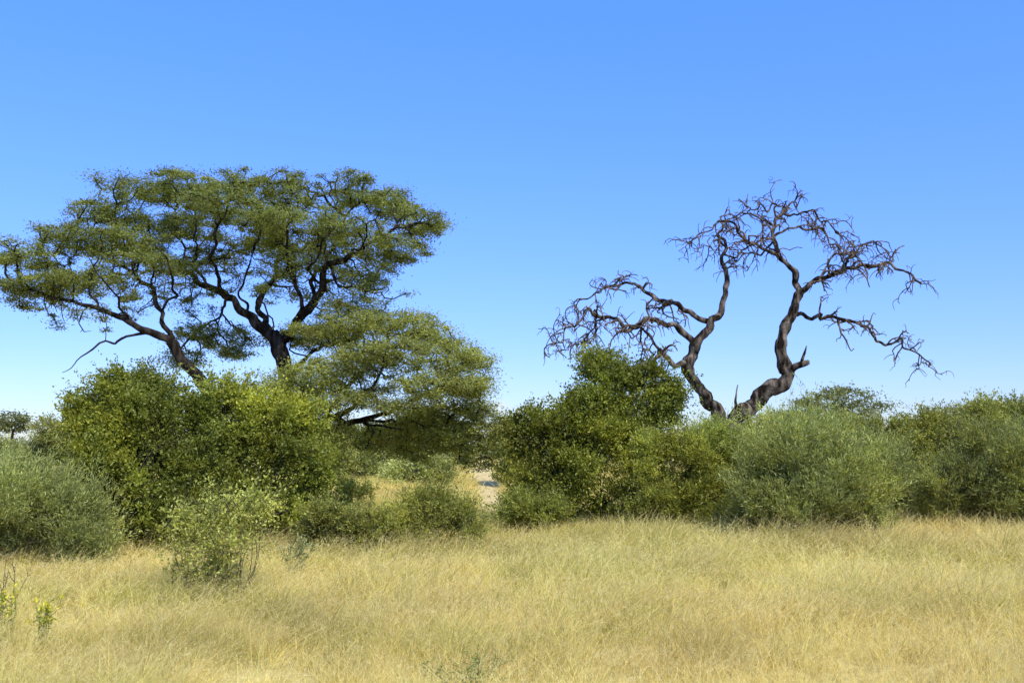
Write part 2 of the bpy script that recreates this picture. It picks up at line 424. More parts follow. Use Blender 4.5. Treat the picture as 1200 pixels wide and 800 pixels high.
# ------------------------------------------------------------------ tall acacia
def tall_acacia():
    D = 30.0
    org = np.array([GX(300, D), D, 0])
    t = thing('acacia_tree', 'tall live acacia with a wide flat umbrella crown and dark forked trunk', 'tree', org)
    stems = [
        ('trunk', [(303, 618, 0, .48), (318, 540, 0, .38), (328, 470, 0, .33), (334, 430, 0, .31), (324, 400, 0, .30), (318, 388, 0, .24)]),
        ('trunk', [(290, 618, -.2, .42), (262, 510, -.6, .27), (238, 458, -1, .22), (214, 421, -1.2, .20), (196, 399, -1.3, .18)]),
    ]
    limbs = [
        [(322, 398, 0, .25), (298, 373, .3, .20), (268, 352, .7, .17), (245, 336, 1, .145), (215, 319, 1.4, .12), (190, 302, 1.7, .09), (160, 283, 2, .06), (135, 262, 2.2, .03)],
        [(324, 400, 0, .24), (345, 376, -.2, .20), (364, 352, -.5, .175), (378, 334, -.8, .15), (390, 316, -1.2, .13), (412, 300, -1.6, .09), (442, 286, -1.8, .065), (478, 272, -2, .03)],
        [(320, 392, 0, .16), (304, 362, .6, .13), (312, 334, 1.2, .11), (318, 305, 1.8, .09), (332, 272, 2.2, .06), (350, 240, 2.6, .03)],
        [(196, 399, -1.3, .17), (177, 388, -1.4, .14), (150, 376, -1.6, .11), (115, 362, -1.6, .085), (76, 347, -1.5, .065), (38, 336, -1.4, .045), (8, 325, -1.2, .025)],
        [(200, 403, -1.3, .13), (190, 366, -.9, .10), (176, 336, -.4, .08), (150, 312, .2, .065), (120, 296, .8, .05), (88, 275, 1.0, .025)],
        [(177, 388, -1.4, .06), (150, 392, -1.7, .05), (122, 402, -2.0, .04), (96, 416, -2.2, .025), (72, 438, -2.3, .012)],
        [(364, 352, -.5, .10), (374, 330, .2, .09), (388, 300, .9, .075), (405, 268, 1.5, .055), (428, 235, 1.8, .03)],
        [(268, 352, .7, .10), (256, 326, -.1, .085), (248, 296, -1, .07), (254, 262, -1.8, .05), (268, 232, -2.2, .025)],
        [(345, 376, -.2, .09), (352, 346, -1.0, .08), (340, 312, -2.0, .065), (336, 276, -2.8, .045), (330, 245, -3.2, .025)],
        [(245, 336, 1, .07), (222, 305, 2.0, .06), (214, 272, 2.6, .045), (205, 235, 2.8, .025)],
        [(334, 440, 0, .10), (360, 415, .6, .08), (384, 402, 1.0, .06), (412, 392, 1.2, .03)],
        [(262, 355, .7, .06), (240, 372, 1.4, .05), (222, 395, 1.6, .03)],
        [(298, 373, .3, .06), (284, 345, -.8, .05), (290, 318, -1.6, .04), (300, 290, -2.2, .02)],
        [(390, 316, -1.2, .06), (400, 330, -1.8, .05), (425, 335, -2.2, .035), (446, 345, -2.4, .015)],
        [(115, 362, -1.6, .05), (100, 330, -1.0, .045), (72, 310, -.4, .03), (50, 285, 0, .015)],
        [(190, 366, -.9, .06), (205, 345, -1.6, .05), (200, 318, -2.2, .035), (185, 290, -2.6, .015)],
        [(215, 319, 1.4, .05), (232, 300, .6, .045), (228, 275, 0, .03), (240, 248, -.4, .015)],
        [(378, 334, -.8, .06), (360, 320, -1.8, .05), (372, 296, -2.6, .04), (390, 262, -3.0, .02)],
        [(150, 376, -1.6, .05), (140, 350, -2.2, .045), (120, 330, -2.6, .03), (110, 300, -2.8, .015)],
        [(412, 300, -1.6, .05), (425, 286, -2.4, .04), (430, 262, -2.8, .03), (450, 245, -3.0, .015)],
    ]
    seeds, built = [], []
    for nm, s in stems:
        p, r = line(s, D, .80); p, r = smooth_poly(p, r, .16, .10, .06)
        tubes(nm, [(p, r)], 14, M_BARK, t, org, .12); built.append(p)
    for s in limbs:
        p, r = line(s, D, .74); p = snap(p, built); p, r = kink(p, r, .10); p, r = smooth_poly(p, r, .12, .14, .06)
        tubes('limb', [(p, r)], 10, M_BARK, t, org, .10); built.append(p)
        seeds.append(p[int(len(p) * .3)::2])
    seeds = np.concatenate(seeds)
    pads = [
        (28, 300, -1.2, 44, 17, 1.8, 1), (92, 280, .3, 50, 16, 2.4, 1), (58, 334, -1.2, 60, 11, 1.6, 1), (124, 250, 1, 42, 11, 1.8, .9),
        (172, 224, 1.6, 50, 13, 2.2, 1.1), (145, 288, .5, 52, 15, 2.4, 1), (228, 222, 1.6, 54, 12, 2.6, 1.1), (205, 264, 2, 54, 13, 2, 1),
        (265, 244, -1.6, 54, 14, 2.2, 1.1), (300, 228, .6, 56, 11, 3.2, 1), (362, 228, .8, 56, 12, 3.2, 1.2), (418, 224, 1.2, 46, 12, 2.4, 1.1),
        (458, 240, .5, 38, 14, 2.2, 1), (330, 264, -2.6, 58, 12, 1.8, 1.1), (402, 266, -1.6, 50, 14, 1.9, 1.1), (494, 262, -1.4, 36, 15, 1.6, 1.1),
        (464, 294, -1.5, 52, 13, 1.8, 1.1), (300, 288, 3, 56, 12, 1.8, .9), (380, 298, 2, 48, 12, 1.7, .9), (190, 310, -.6, 46, 11, 1.6, .8),
        (110, 326, -.4, 52, 10, 1.6, .9), (425, 320, -1, 42, 11, 1.4, .8), (250, 302, 2.2, 42, 12, 1.6, .7), (345, 306, -1.5, 36, 10, 1.4, .5), (40, 350, -.6, 45, 7, 1.2, .6),
    ]
    A = pad_points(pads, D, 112)
    Pn, par = colonize(seeds, A, .22, 6, .25, wig=.42, bias=(0, 0, .02))
    polys, r, ch = branch_polys(Pn, par, len(seeds), .016, 2.4, .068)
    new = np.arange(len(seeds), len(Pn))
    fol = new[(r[new] < .036)]
    # sparse hanging bare twigs and thin foliage
    hang = [(110, 378, -1.6, 45, 14, 1.2, .5), (60, 366, -1.5, 40, 10, 1, .4), (415, 335, -1.3, 42, 22, 1.3, 1), (375, 345, .3, 38, 26, 1.1, .8), (150, 345, -.8, 50, 22, 1.3, .9), (300, 325, .8, 50, 24, 1.3, .9),
            (240, 392, 1.4, 42, 16, 1.6, 1.1), (400, 385, 1.1, 50, 22, 1.4, 1.4), (220, 345, .8, 38, 20, 1.3, .7), (215, 420, 1.2, 30, 14, 1, .7), (350, 396, 1.2, 36, 18, 1, 1), (275, 410, 1.4, 32, 16, 1, .9), (440, 342, -1.8, 42, 18, 1, .8), (275, 385, 1.5, 34, 14, 1, .6), (340, 340, 1.2, 36, 20, 1.2, .6), (430, 362, .6, 40, 16, 1.2, .7)]
    H = pad_points(hang, D, 60)
    Hn, hpar = colonize(seeds, H, .22, 4, .26, wig=.5, bias=(0, 0, -.12))
    hp, hr, hch = branch_polys(Hn, hpar, len(seeds), .014, 2.4, .045)
    tubes('branches', polys + hp, 5, M_BARK, t, org)
    nodes = Pn[fol]
    hx = np.arange(len(seeds), len(Hn)); hx = hx[(hr[hx] < .019)]
    hl = Hn[hx]; low = (hl[:, 2] < P(300, 378, D)[2]) & (hl[:, 0] > P(190, 378, D)[0])
    hsel = hl[(rng.uniform(0, 1, len(hl)) < .38) | low]
    nodes = nodes[rng.uniform(0, 1, len(nodes)) < .82 + .85 * noise(nodes * LAYER, 1.0)]
    a = acacia_leaves(np.concatenate([nodes, hsel]), 92, .155, .40, .095, .031, (.205, .232, .062))
    leaves('crown', *a, M_LEAF, t, org)
tall_acacia()

def low_acacia():
    D = 27.5
    org = np.array([GX(352, D), D, 0])
    t = thing('acacia_tree', 'lower spreading olive-green acacia leaning right beneath the tall umbrella acacia', 'tree', org)
    p, r = smooth_poly(*line([(352, 624, 0, .28), (352, 560, .1, .22), (362, 515, .2, .18), (385, 490, .2, .15)], D), .16, .08)
    tubes('trunk', [(p, r)], 12, M_BARK, t, org, .1)
    built = [p]
    limbs = [
        [(385, 490, .2, .17), (405, 494, 0, .14), (430, 492, -.2, .11), (455, 482, -.5, .09), (485, 468, -.8, .06), (520, 450, -.9, .03)],
        [(375, 502, .2, .13), (392, 470, .6, .11), (412, 440, 1, .09), (435, 415, 1.3, .06), (462, 392, 1.5, .03)],
        [(392, 488, .2, .10), (420, 468, -.8, .08), (440, 440, -1.4, .06), (450, 410, -1.6, .03)],
        [(366, 512, .2, .10), (355, 480, -.6, .08), (348, 460, -1, .05)],
        [(430, 492, -.2, .08), (468, 498, .4, .06), (505, 496, .8, .04), (545, 500, 1, .02)],
        [(420, 493, -.1, .06), (440, 500, -.5, .05), (470, 505, -.8, .03)],
    ]
    seeds = []
    for s in limbs:
        p, r = line(s, D, .66); p = snap(p, built); p, r = kink(p, r, .09); p, r = smooth_poly(p, r, .12, .12, .06)
        tubes('limb', [(p, r)], 9, M_BARK, t, org, .1); built.append(p); seeds.append(p[int(len(p) * .35)::2])
    seeds = np.concatenate(seeds)
    pads = [(385, 390, 1.2, 46, 16, 1.6, .9), (440, 380, .8, 44, 16, 1.8, .9), (488, 378, .4, 34, 14, 1.6, .8), (512, 398, .4, 40, 16, 1.6, 1), (545, 424, 0, 36, 20, 1.5, 1.1), (470, 412, -1.2, 50, 18, 1.5, 1.1),
            (420, 422, -.8, 50, 18, 1.5, 1.1), (372, 440, -.6, 44, 24, 1.5, 1.2), (332, 456, -.9, 34, 18, 1, .9), (548, 452, -.4, 34, 16, 1.5, 1), (495, 450, -1.4, 50, 16, 1.3, 1.1), (410, 466, -1.2, 46, 14, 1.2, 1),
            (540, 484, 1, 46, 16, 1.4, 1.1), (495, 490, .8, 46, 14, 1.4, 1), (572, 508, 1.2, 26, 18, 1.2, 1), (520, 515, .9, 44, 14, 1.2, 1), (560, 538, 1.2, 30, 14, 1, .8), (455, 508, .8, 36, 12, 1, .8), (480, 530, 1.0, 36, 12, 1, .6), (400, 355, 1.4, 26, 16, 1, .4),
            (360, 480, -1.2, 38, 14, 1, 1), (328, 482, -1.2, 32, 14, .9, .9), (385, 505, -1.0, 26, 12, .8, .6), (470, 476, -1.4, 40, 10, 1, .7), (440, 522, .6, 36, 12, 1, .7)]
    A = pad_points(pads, D, 112)
    Pn, par = colonize(seeds, A, .22, 6, .25, wig=.40)
    polys, r, ch = branch_polys(Pn, par, len(seeds), .013, 2.4, .05)
    tubes('branches', polys, 5, M_BARK, t, org)
    new = np.arange(len(seeds), len(Pn)); nodes = Pn[new[r[new] < .032]]
    nodes = nodes[rng.uniform(0, 1, len(nodes)) < .90 + .50 * noise(nodes * LAYER, 1.1)]
    leaves('crown', *acacia_leaves(nodes, 94, .17, .44, .09, .030, (.285, .302, .078)), M_LEAF, t, org)
low_acacia()

# ------------------------------------------------------------------ dead tree
def dead_tree():
    D = 33.0
    org = np.array([GX(850, D), D, 0])
    t = thing('dead_tree', 'bare dead tree with two crooked leaning stems and tangled twigs, rising behind the bushes', 'tree', org)
    stems = [
        [(830, 610, 0, .60), (842, 530, 0, .46), (860, 492, 0, .38), (890, 466, 0, .34), (922, 440, -.1, .31), (916, 415, -.2, .25), (920, 385, -.2, .23), (931, 357, -.2, .20), (936, 338, -.2, .16)],
        [(850, 600, -.1, .45), (852, 520, -.1, .36), (840, 480, -.2, .29), (820, 456, -.3, .27), (806, 430, -.4, .26), (815, 406, -.5, .23), (830, 385, -.5, .20), (845, 362, -.4, .15), (850, 340, -.3, .12)],
    ]
    built = []
    for s in stems:
        p, r = line(s, D, .76); p, r = kink(p, r, .11); p, r = smooth_poly(p, r, .09, .04, .06)
        tubes('trunk', [(p, r)], 16, M_DEAD, t, org, .16); built.append(p)
    stubs = [
        [(916, 440, -.1, .2), (930, 430, -.3, .15), (942, 425, -.5, .13), (948, 423, -.55, .10), (949, 423, -.56, .001)],
        [(936, 426, -.4, .07), (943, 414, -.5, .05), (944, 405, -.5, .015)],
        [(866, 488, -.3, .08), (862, 470, -.4, .05), (864, 452, -.4, .015)],
    ]
    limbs = [
        ([(936, 338, -.2, .18), (928, 318, -.1, .155), (914, 302, 0, .13), (906, 284, .1, .11), (909, 264, .2, .085), (918, 248, .3, .07), (928, 236, .3, .05), (934, 222, .3, .03)], 15),
        ([(931, 345, -.2, .13), (950, 332, -.5, .12), (966, 325, -.7, .11), (990, 317, -1, .10), (1012, 311, -1.2, .085), (1040, 313, -1.5, .07), (1065, 324, -1.7, .05), (1080, 338, -1.8, .03)], 19),
        ([(926, 362, -.2, .12), (950, 374, .3, .105), (975, 371, .7, .10), (1004, 382, 1, .085), (1030, 396, 1.3, .07), (1060, 410, 1.5, .05), (1092, 430, 1.6, .03)], 20),
        ([(912, 300, 0, .085), (890, 287, -.5, .075), (868, 270, -.9, .06), (842, 262, -1.2, .05), (820, 272, -1.4, .035), (806, 290, -1.5, .02)], 15),
        ([(906, 280, .1, .075), (932, 270, .7, .065), (958, 274, 1.2, .055), (978, 290, 1.6, .04), (984, 306, 1.7, .02)], 12),
        ([(916, 250, .25, .065), (946, 248, -.3, .055), (972, 260, -.8, .045), (992, 278, -1.1, .03), (1002, 300, -1.2, .02)], 12),
        ([(908, 266, .2, .06), (885, 252, .7, .05), (862, 252, 1.1, .04), (842, 268, 1.4, .025), (832, 290, 1.5, .015)], 11),
        ([(920, 246, .3, .05), (905, 238, -.3, .045), (884, 240, -.8, .035), (868, 250, -1.1, .02)], 8),
        ([(906, 284, .1, .06), (892, 300, .6, .05), (872, 296, 1.0, .035), (858, 310, 1.2, .02)], 7),
        ([(990, 317, -1, .065), (1006, 297, -1.2, .055), (1026, 284, -1.3, .04), (1040, 292, -1.4, .03), (1044, 306, -1.5, .02)], 11),
        ([(966, 325, -.7, .06), (978, 305, -.2, .05), (1000, 295, .3, .035), (1015, 305, .5, .02)], 7),
        ([(850, 340, -.3, .15), (851, 316, -.2, .12), (851, 298, -.1, .10), (840, 276, .2, .065), (846, 256, .4, .045), (854, 242, .5, .02)], 11),
        ([(851, 300, -.1, .055), (872, 292, .5, .05), (893, 280, .9, .035), (900, 264, 1.1, .02)], 6),
        ([(815, 404, -.5, .18), (800, 389, -.7, .155), (780, 376, -.9, .135), (756, 372, -1.1, .12), (736, 385, -1.2, .095), (716, 368, -1.4, .08), (692, 358, -1.6, .06), (664, 385, -1.8, .045), (644, 415, -1.9, .02)], 27),
        ([(834, 378, -.5, .14), (802, 363, -.2, .125), (776, 350, .2, .11), (755, 338, .5, .09), (735, 330, .7, .07), (710, 334, .9, .055), (690, 348, 1, .045), (668, 364, 1.1, .02)], 26),
        ([(806, 430, -.4, .15), (790, 426, -.8, .13), (774, 408, -1.1, .115), (756, 420, -1.4, .095), (740, 430, -1.6, .075), (731, 450, -1.7, .05), (735, 476, -1.8, .02)], 14),
        ([(776, 411, -1.1, .07), (764, 396, -1.3, .06), (745, 384, -1.5, .045), (722, 392, -1.7, .035), (706, 410, -1.8, .02)], 13),
        ([(752, 373, -1.1, .06), (746, 392, -.6, .05), (748, 412, -.2, .035), (742, 430, 0, .02)], 9),
        ([(716, 368, -1.4, .06), (700, 378, -1.1, .045), (690, 396, -.9, .035), (676, 405, -.8, .02)], 13),
    ]
    for s in stubs:
        p, r = line(s, D, .85); p = snap(p, built); p, r = smooth_poly(p, r, .1, .05, .04)
        tubes('broken_stub', [(p, r)], 9, M_DEAD, t, org, .12); built.append(p)
    def crook(start, d, L, r, droop, wig, seg):
        n = max(4, int(L / seg)); pts = [start]; d = d / np.linalg.norm(d); curl = rng.normal(0, .26, 3)
        for k in range(n):
            curl = curl * .92 + rng.normal(0, .10, 3)
            d = d + curl * .6 + rng.normal(0, wig, 3) + np.array([0, 0, -droop * (1.6 * k / n)]) ; d /= np.linalg.norm(d)
            if rng.uniform() < .36: d = unit(d + rng.normal(0, .9, 3))
            pts.append(pts[-1] + d * seg * rng.uniform(.7, 1.3))
        return np.array(pts), np.linspace(r, r * .45, n + 1)
    for s, nt in limbs:
        p, r = line(s, D, .68); p = snap(p, built); p, r = kink(p, r, .19); p, r = smooth_poly(p, r, .08, .10, .10)
        lo = tubes('limb', [(p, r)], 9, M_DEAD, t, org, .13); built.append(p)
        tw = [(p, r * .5)]                          # unseen strand along the limb's core, joining its twigs into one piece
        n = len(p); tan = unit(np.gradient(p, axis=0))
        for k in range(nt):
            i = int(n * (1 - rng.uniform(0, .82) ** 1.2) - 1); i = max(2, min(n - 2, i))
            out = rng.normal(size=3) * np.array([1, 1, .7]); out -= tan[i] * (out @ tan[i]) * .8
            d = unit(unit(out) + tan[i] * .65 + np.array([0, 0, .15]))
            L = rng.uniform(.55, 1.45)
            q, qr = crook(p[i], d, L, max(.024, min(.042, r[i] * .78)), .34, .14, .13); tw.append((q, qr))
            for j in range(rng.integers(2, 5)):
                b = rng.integers(2, len(q) - 1); dd = unit(unit(q[b] - q[b - 1]) * .6 + rng.normal(0, .75, 3))
                q2, r2 = crook(q[b], dd, rng.uniform(.2, .7), max(.015, qr[b] * .72), .46, .19, .11); tw.append((q2, r2))
                if rng.uniform() < .3:
                    b2 = rng.integers(1, len(q2) - 1); dd = unit(unit(q2[b2] - q2[b2 - 1]) * .5 + rng.normal(0, .8, 3))
                    q3, r3 = crook(q2[b2], dd, rng.uniform(.15, .4), max(.012, r2[b2] * .75), .5, .25, .09); tw.append((q3, r3))
        tubes('twigs', tw, 5, M_TWIG, lo, org)
dead_tree()

# ------------------------------------------------------------------ bushes
STY = {
    'leafy': dict(L=.088, W=.050, k=18, l=.38, up=.42, rnd=.55, col=(.245, .280, .046), yel=.75, lai=2.3),
    'airy': dict(L=.085, W=.046, k=16, l=.46, up=.50, rnd=.55, col=(.44, .45, .11), yel=.6, lai=2.0),
    'olive': dict(L=.085, W=.034, k=22, l=.36, up=.48, rnd=.50, col=(.320, .335, .082), yel=.5, lai=2.1),
    'feather': dict(L=.09, W=.026, k=24, l=.44, up=.55, rnd=.40, col=(.320, .352, .078), yel=.55, lai=2.0),
    'broom': dict(L=.13, W=.022, k=20, l=.55, up=.80, rnd=.38, col=(.335, .370, .122), yel=.45, lai=1.9),
    'grey': dict(L=.10, W=.030, k=20, l=.34, up=.5, rnd=.5, col=(.34, .365, .135), yel=.45, lai=2.0),
}
def bush(name, label, Y, lobes, style, group=None, cat='bush', dens=1.0, tone=1.0, stems=7, twigs=26, colmul=(1, 1, 1), wisp=.10, inner=.5, nsub=9, skirt=True, stemr=.6):
    S = STY[style]; ls = max(.7, Y / 25.0)
    cx = np.mean([l[0] for l in lobes])
    org = np.array([GX(cx, Y), Y, 0.0]); org[2] = GZ(org[0], Y)
    t = thing(name, label, cat, org, group)
    L0, W0 = S['L'] * ls, S['W'] * ls
    if skirt:                                       # low foliage reaching down into the grass
        gp = 520 + (CAMH - org[2]) * F / Y
        x0 = min(l[0] - l[3] * .75 for l in lobes); x1 = max(l[0] + l[3] * .75 for l in lobes)
        w_ = 30 * 25 / Y; m_ = max(2, int((x1 - x0) / (w_ * 1.35)))
        lobes = list(lobes) + [(xx + rng.uniform(-6, 6), gp - rng.uniform(10, 28) * 25 / Y, rng.uniform(-.6, .3), w_ * rng.uniform(.7, 1.1), 22 * 25 / Y * rng.uniform(.7, 1.1)) for xx in np.linspace(x0 + w_ * .6, x1 - w_ * .6, m_)]
    Cn, Rd = [], []
    PTS, DIR, LEN, TON = [], [], [], []
    for (px, py, dy, rx, ry) in lobes:
        c = P(px, py, Y + dy); s = (Y + dy) / F
        R = np.array([rx * s, max(.5 * rx * s + .5 * ry * s, .4) * .95, ry * s])
        Cn.append(c); Rd.append(R)
        a, b, h = R; area = 4 * math.pi * (((a * b) ** 1.6 + (a * h) ** 1.6 + (b * h) ** 1.6) / 3) ** (1 / 1.6)
        ntot = max(60, int(dens * area * S['lai'] / (S['k'] * .5 * L0 * W0)))
        cells = [(c, R * .68, int(ntot * .20), .62)]  # core leaves get a darker tone: inner shade put into their colour for depth
        for q in range(nsub):
            sv = unit(rng.normal(size=3)); sv[2] = sv[2] if sv[2] > -.6 else -sv[2]
            cells.append((c + sv * R * rng.uniform(.52, 1.0), R * rng.uniform(.16, .46) * np.array([1, 1, rng.uniform(.8, 1.4)]), int(ntot * .80 / nsub), rng.uniform(.72, 1.25)))
        for sc, sr, n, tq in cells:
            n = max(n, 6)
            v = unit(rng.normal(size=(n, 3)))
            v[:, 2] = np.where((v[:, 2] < -.5) & (rng.uniform(0, 1, n) < .6), -v[:, 2], v[:, 2])
            rad = 1 + .28 * noise(v + sc, 1.5) + .18 * noise(v * 2 + sc * 2, 2.7)
            rad = rad * (1 - inner * rng.uniform(0, 1, n) ** 2.2)
            p = sc + v * sr * rad[:, None]
            og = unit(p - c)
            d = unit(unit(v + og) * .7 + np.array([0, 0, S['up']]) + rng.normal(0, S['rnd'] * .6, (n, 3)))
            ln = S['l'] * ls ** .5 * rng.uniform(.6, 1.3, n) * np.where(rng.uniform(0, 1, n) < wisp, rng.uniform(1.8, 3.0, n), 1)
            ok = p[:, 2] > .12
            PTS.append(p[ok]); DIR.append(d[ok]); LEN.append(ln[ok]); TON.append(np.full(ok.sum(), tq))
    p = np.concatenate(PTS); d = np.concatenate(DIR); ln = np.concatenate(LEN); tq = np.concatenate(TON)
    n = len(p); k = S['k']
    tt = rng.uniform(-.35, .75, (n, k))
    cc = p[:, None] + d[:, None] * (tt * ln[:, None])[..., None] + rng.normal(0, .035 * ls, (n, k, 3))
    cc[..., 2] -= .30 * np.clip(tt, 0, 1) ** 2 * ln[:, None]          # shoots arch over at their ends
    ax = unit(d[:, None] * .7 + rng.normal(0, S['rnd'], (n, k, 3)))
    nr = unit(rng.normal(0, 1, (n, k, 3)) + np.array([0, 0, .5]))
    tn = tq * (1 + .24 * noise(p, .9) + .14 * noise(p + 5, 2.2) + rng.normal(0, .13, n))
    yl = np.clip(S['yel'] * (.4 + .8 * noise(p + 20, .8)) + rng.normal(0, .2, n), 0, 1)
    col = np.array(S['col']) * np.array(colmul)
    cl = col * (1 - yl[:, None]) + col * np.array([1.55, 1.35, .9]) * yl[:, None]
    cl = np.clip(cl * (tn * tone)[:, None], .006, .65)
    cl = np.repeat(cl, k, 0) * rng.uniform(.78, 1.24, (n * k, 1))
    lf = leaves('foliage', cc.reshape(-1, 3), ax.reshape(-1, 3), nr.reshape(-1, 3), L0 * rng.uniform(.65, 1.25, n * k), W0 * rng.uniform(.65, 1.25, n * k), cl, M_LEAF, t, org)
    # stems
    polys = []
    ends = []
    for c, R in zip(Cn, Rd):
        for q in range(max(1, stems // len(Cn) + 1)):
            e = c + rng.normal(0, .35, 3) * R
            b = np.array([org[0] + (c[0] - org[0]) * .55 + rng.normal(0, .15), org[1] + (c[1] - org[1]) * .5 + rng.normal(0, .15), org[2] - .05])
            m = (b + e) / 2 + rng.normal(0, .12, 3)
            q_, r_ = smooth_poly([b, m, e], [.035 * ls * stemr, .026 * ls * stemr, .014 * ls * stemr], .2, .08)
            polys.append((q_, r_)); ends.append(e)
    ends = np.array(ends)
    for i in rng.choice(n, min(n, twigs * len(Cn)), replace=False):
        e = ends[np.argmin(np.linalg.norm(ends - p[i], axis=1))]
        m = (e + p[i]) / 2 + rng.normal(0, .08, 3)
        q_, r_ = smooth_poly([e, m, p[i], p[i] + d[i] * ln[i] * .6], [.012 * ls * stemr, .009 * ls * stemr, .006 * ls, .003 * ls], .2, .04)
        polys.append((q_, r_))
    tubes('stems', polys, 5, M_STEM, t, org)
    return t

# left group
bush('broom_bush', 'low grey-green bush at the far left edge of the grass', 20, [(12, 600, 0, 66, 42), (82, 614, .4, 54, 32), (-45, 592, 0, 60, 52), (36, 580, .8, 50, 28)], 'broom', tone=.95, nsub=16, wisp=.28)
bush('leafy_bush', 'tall dark-green leafy bush with feathery top, left of the acacia trunk', 23, [(142, 510, 0, 46, 48), (122, 565, -.3, 44, 55), (178, 545, -.2, 48, 65), (150, 456, .2, 44, 22), (195, 608, -.6, 50, 35), (108, 500, .4, 30, 34), (185, 480, .3, 34, 30)], 'leafy', tone=.78, wisp=.3, nsub=11)
bush('leafy_bush', 'bright-green leafy bush in front of the tall acacia trunk', 24, [(258, 484, 0, 42, 34), (312, 512, 0, 46, 44), (240, 545, -.4, 46, 50), (338, 555, -.2, 42, 46), (352, 598, -.3, 32, 28), (275, 600, -.6, 54, 36), (222, 505, 0, 34, 40), (335, 505, .2, 38, 32), (372, 560, .1, 26, 30)], 'leafy', tone=1.02, wisp=.3, nsub=11)
bush('foreground_shrub', 'small airy yellow-green shrub standing alone in the grass at left', 15.5, [(246, 608, 0, 36, 18), (232, 642, -.1, 30, 22), (284, 598, .2, 30, 14), (208, 622, .1, 22, 18), (250, 668, 0, 26, 18), (226, 678, .1, 22, 14), (266, 642, -.2, 26, 20), (304, 610, .1, 22, 14)], 'airy', cat='shrub', dens=.27, tone=1.0, stems=16, twigs=26, wisp=.4, nsub=9, skirt=False, stemr=.35)
bush('low_bush', 'low dark olive bush right of the bright-green leafy bush', 22, [(382, 614, 0, 28, 18), (415, 618, .2, 26, 14), (445, 616, .3, 22, 14)], 'olive', tone=.85, wisp=.2)
bush('low_bush', 'low yellow-green bush at the grass edge in front of the gap', 23, [(500, 602, 0, 36, 26), (532, 609, .2, 22, 17), (472, 612, .2, 24, 16)], 'feather', tone=1.05, colmul=(1.05, 1, 1.1), wisp=.26)
bush('low_bush', 'small low dark bush at the left foot of the big right-hand thicket', 27, [(608, 598, 0, 24, 12), (634, 600, -.2, 30, 14)], 'feather', tone=.85)
bush('round_bush', 'round grey-green bush in the gap, the left one', 54, [(425, 542, 0, 36, 21)], 'grey', tone=1.35, nsub=16)
bush('round_bush', 'round grey-green bush in the gap, beside the sandy track', 50, [(504, 548, 0, 32, 20), (478, 556, .3, 22, 13)], 'grey', tone=1.25, nsub=12)
bush('scrub_bush', 'olive bush rising right of the sandy track in the gap', 50, [(606, 526, 0, 18, 30), (616, 550, 0, 20, 26), (592, 514, .6, 16, 15)], 'olive', tone=1.0)
bush('scrub_bush', 'dark olive bush behind the round grey bushes, under the low acacia', 64, [(495, 512, 0, 40, 20), (455, 514, .5, 38, 18), (532, 516, 0, 28, 18)], 'olive', tone=1.05)
bush('scrub_bush', 'shaded olive bush behind the trunk of the low acacia', 36, [(376, 535, 0, 30, 32), (350, 530, .5, 40, 34), (405, 516, .6, 26, 18)], 'olive', tone=.9)
bush('scrub_bush', 'grey-olive bush behind the far-left grey bush', 42, [(95, 515, 0, 42, 26), (50, 535, 0, 40, 20), (10, 540, 0, 30, 18)], 'grey', tone=.9)
# right group
bush('leafy_bush', 'big glossy dark-green bush climbing towards the left stem of the dead tree', 28.5,
     [(648, 528, 0, 46, 42), (638, 566, -.3, 44, 32), (700, 545, -.2, 52, 50), (704, 448, .5, 36, 30), (748, 462, .8, 36, 32), (700, 490, .3, 46, 36), (784, 480, .9, 28, 34), (745, 520, .3, 48, 40), (622, 505, .3, 26, 24)], 'leafy', tone=.80, wisp=.3, nsub=11)
bush('feathery_bush', 'soft mid-green bush in front of the dead tree base', 28.3, [(795, 544, 0, 54, 42), (842, 534, .3, 40, 34), (862, 574, -.1, 40, 28), (812, 582, -.3, 50, 24), (760, 575, -.3, 40, 28)], 'feather', tone=1.0, wisp=.28)
bush('broom_bush', 'wide domed grey-green bush right of the dead tree base', 25, [(950, 556, 0, 84, 52), (902, 574, -.3, 48, 36), (1010, 564, 0, 50, 40), (960, 588, -.5, 84, 26)], 'broom', tone=.95, nsub=22, wisp=.3)
bush('olive_bush', 'olive bush behind the domed grey-green bush at right', 31, [(1100, 522, 0, 42, 36), (1150, 510, .3, 48, 34), (1082, 560, 0, 46, 34), (1205, 512, .5, 45, 34), (1062, 578, -.5, 36, 24), (1105, 575, -.6, 42, 28)], 'olive', tone=1.0, wisp=.28)
bush('broom_bush', 'grey-green twiggy bush at the right edge of the picture', 28, [(1165, 550, 0, 48, 40), (1218, 554, 0, 48, 44), (1122, 576, -.2, 42, 26), (1190, 582, -.3, 58, 22)], 'broom', tone=.92, wisp=.3)
bush('scrub_bush', 'olive bush behind the dead tree, left of the distant flat-topped tree', 44, [(905, 505, 0, 38, 18), (945, 508, 0, 36, 18), (1010, 515, 0, 50, 20), (1060, 515, 0, 34, 20)], 'olive', tone=.95)

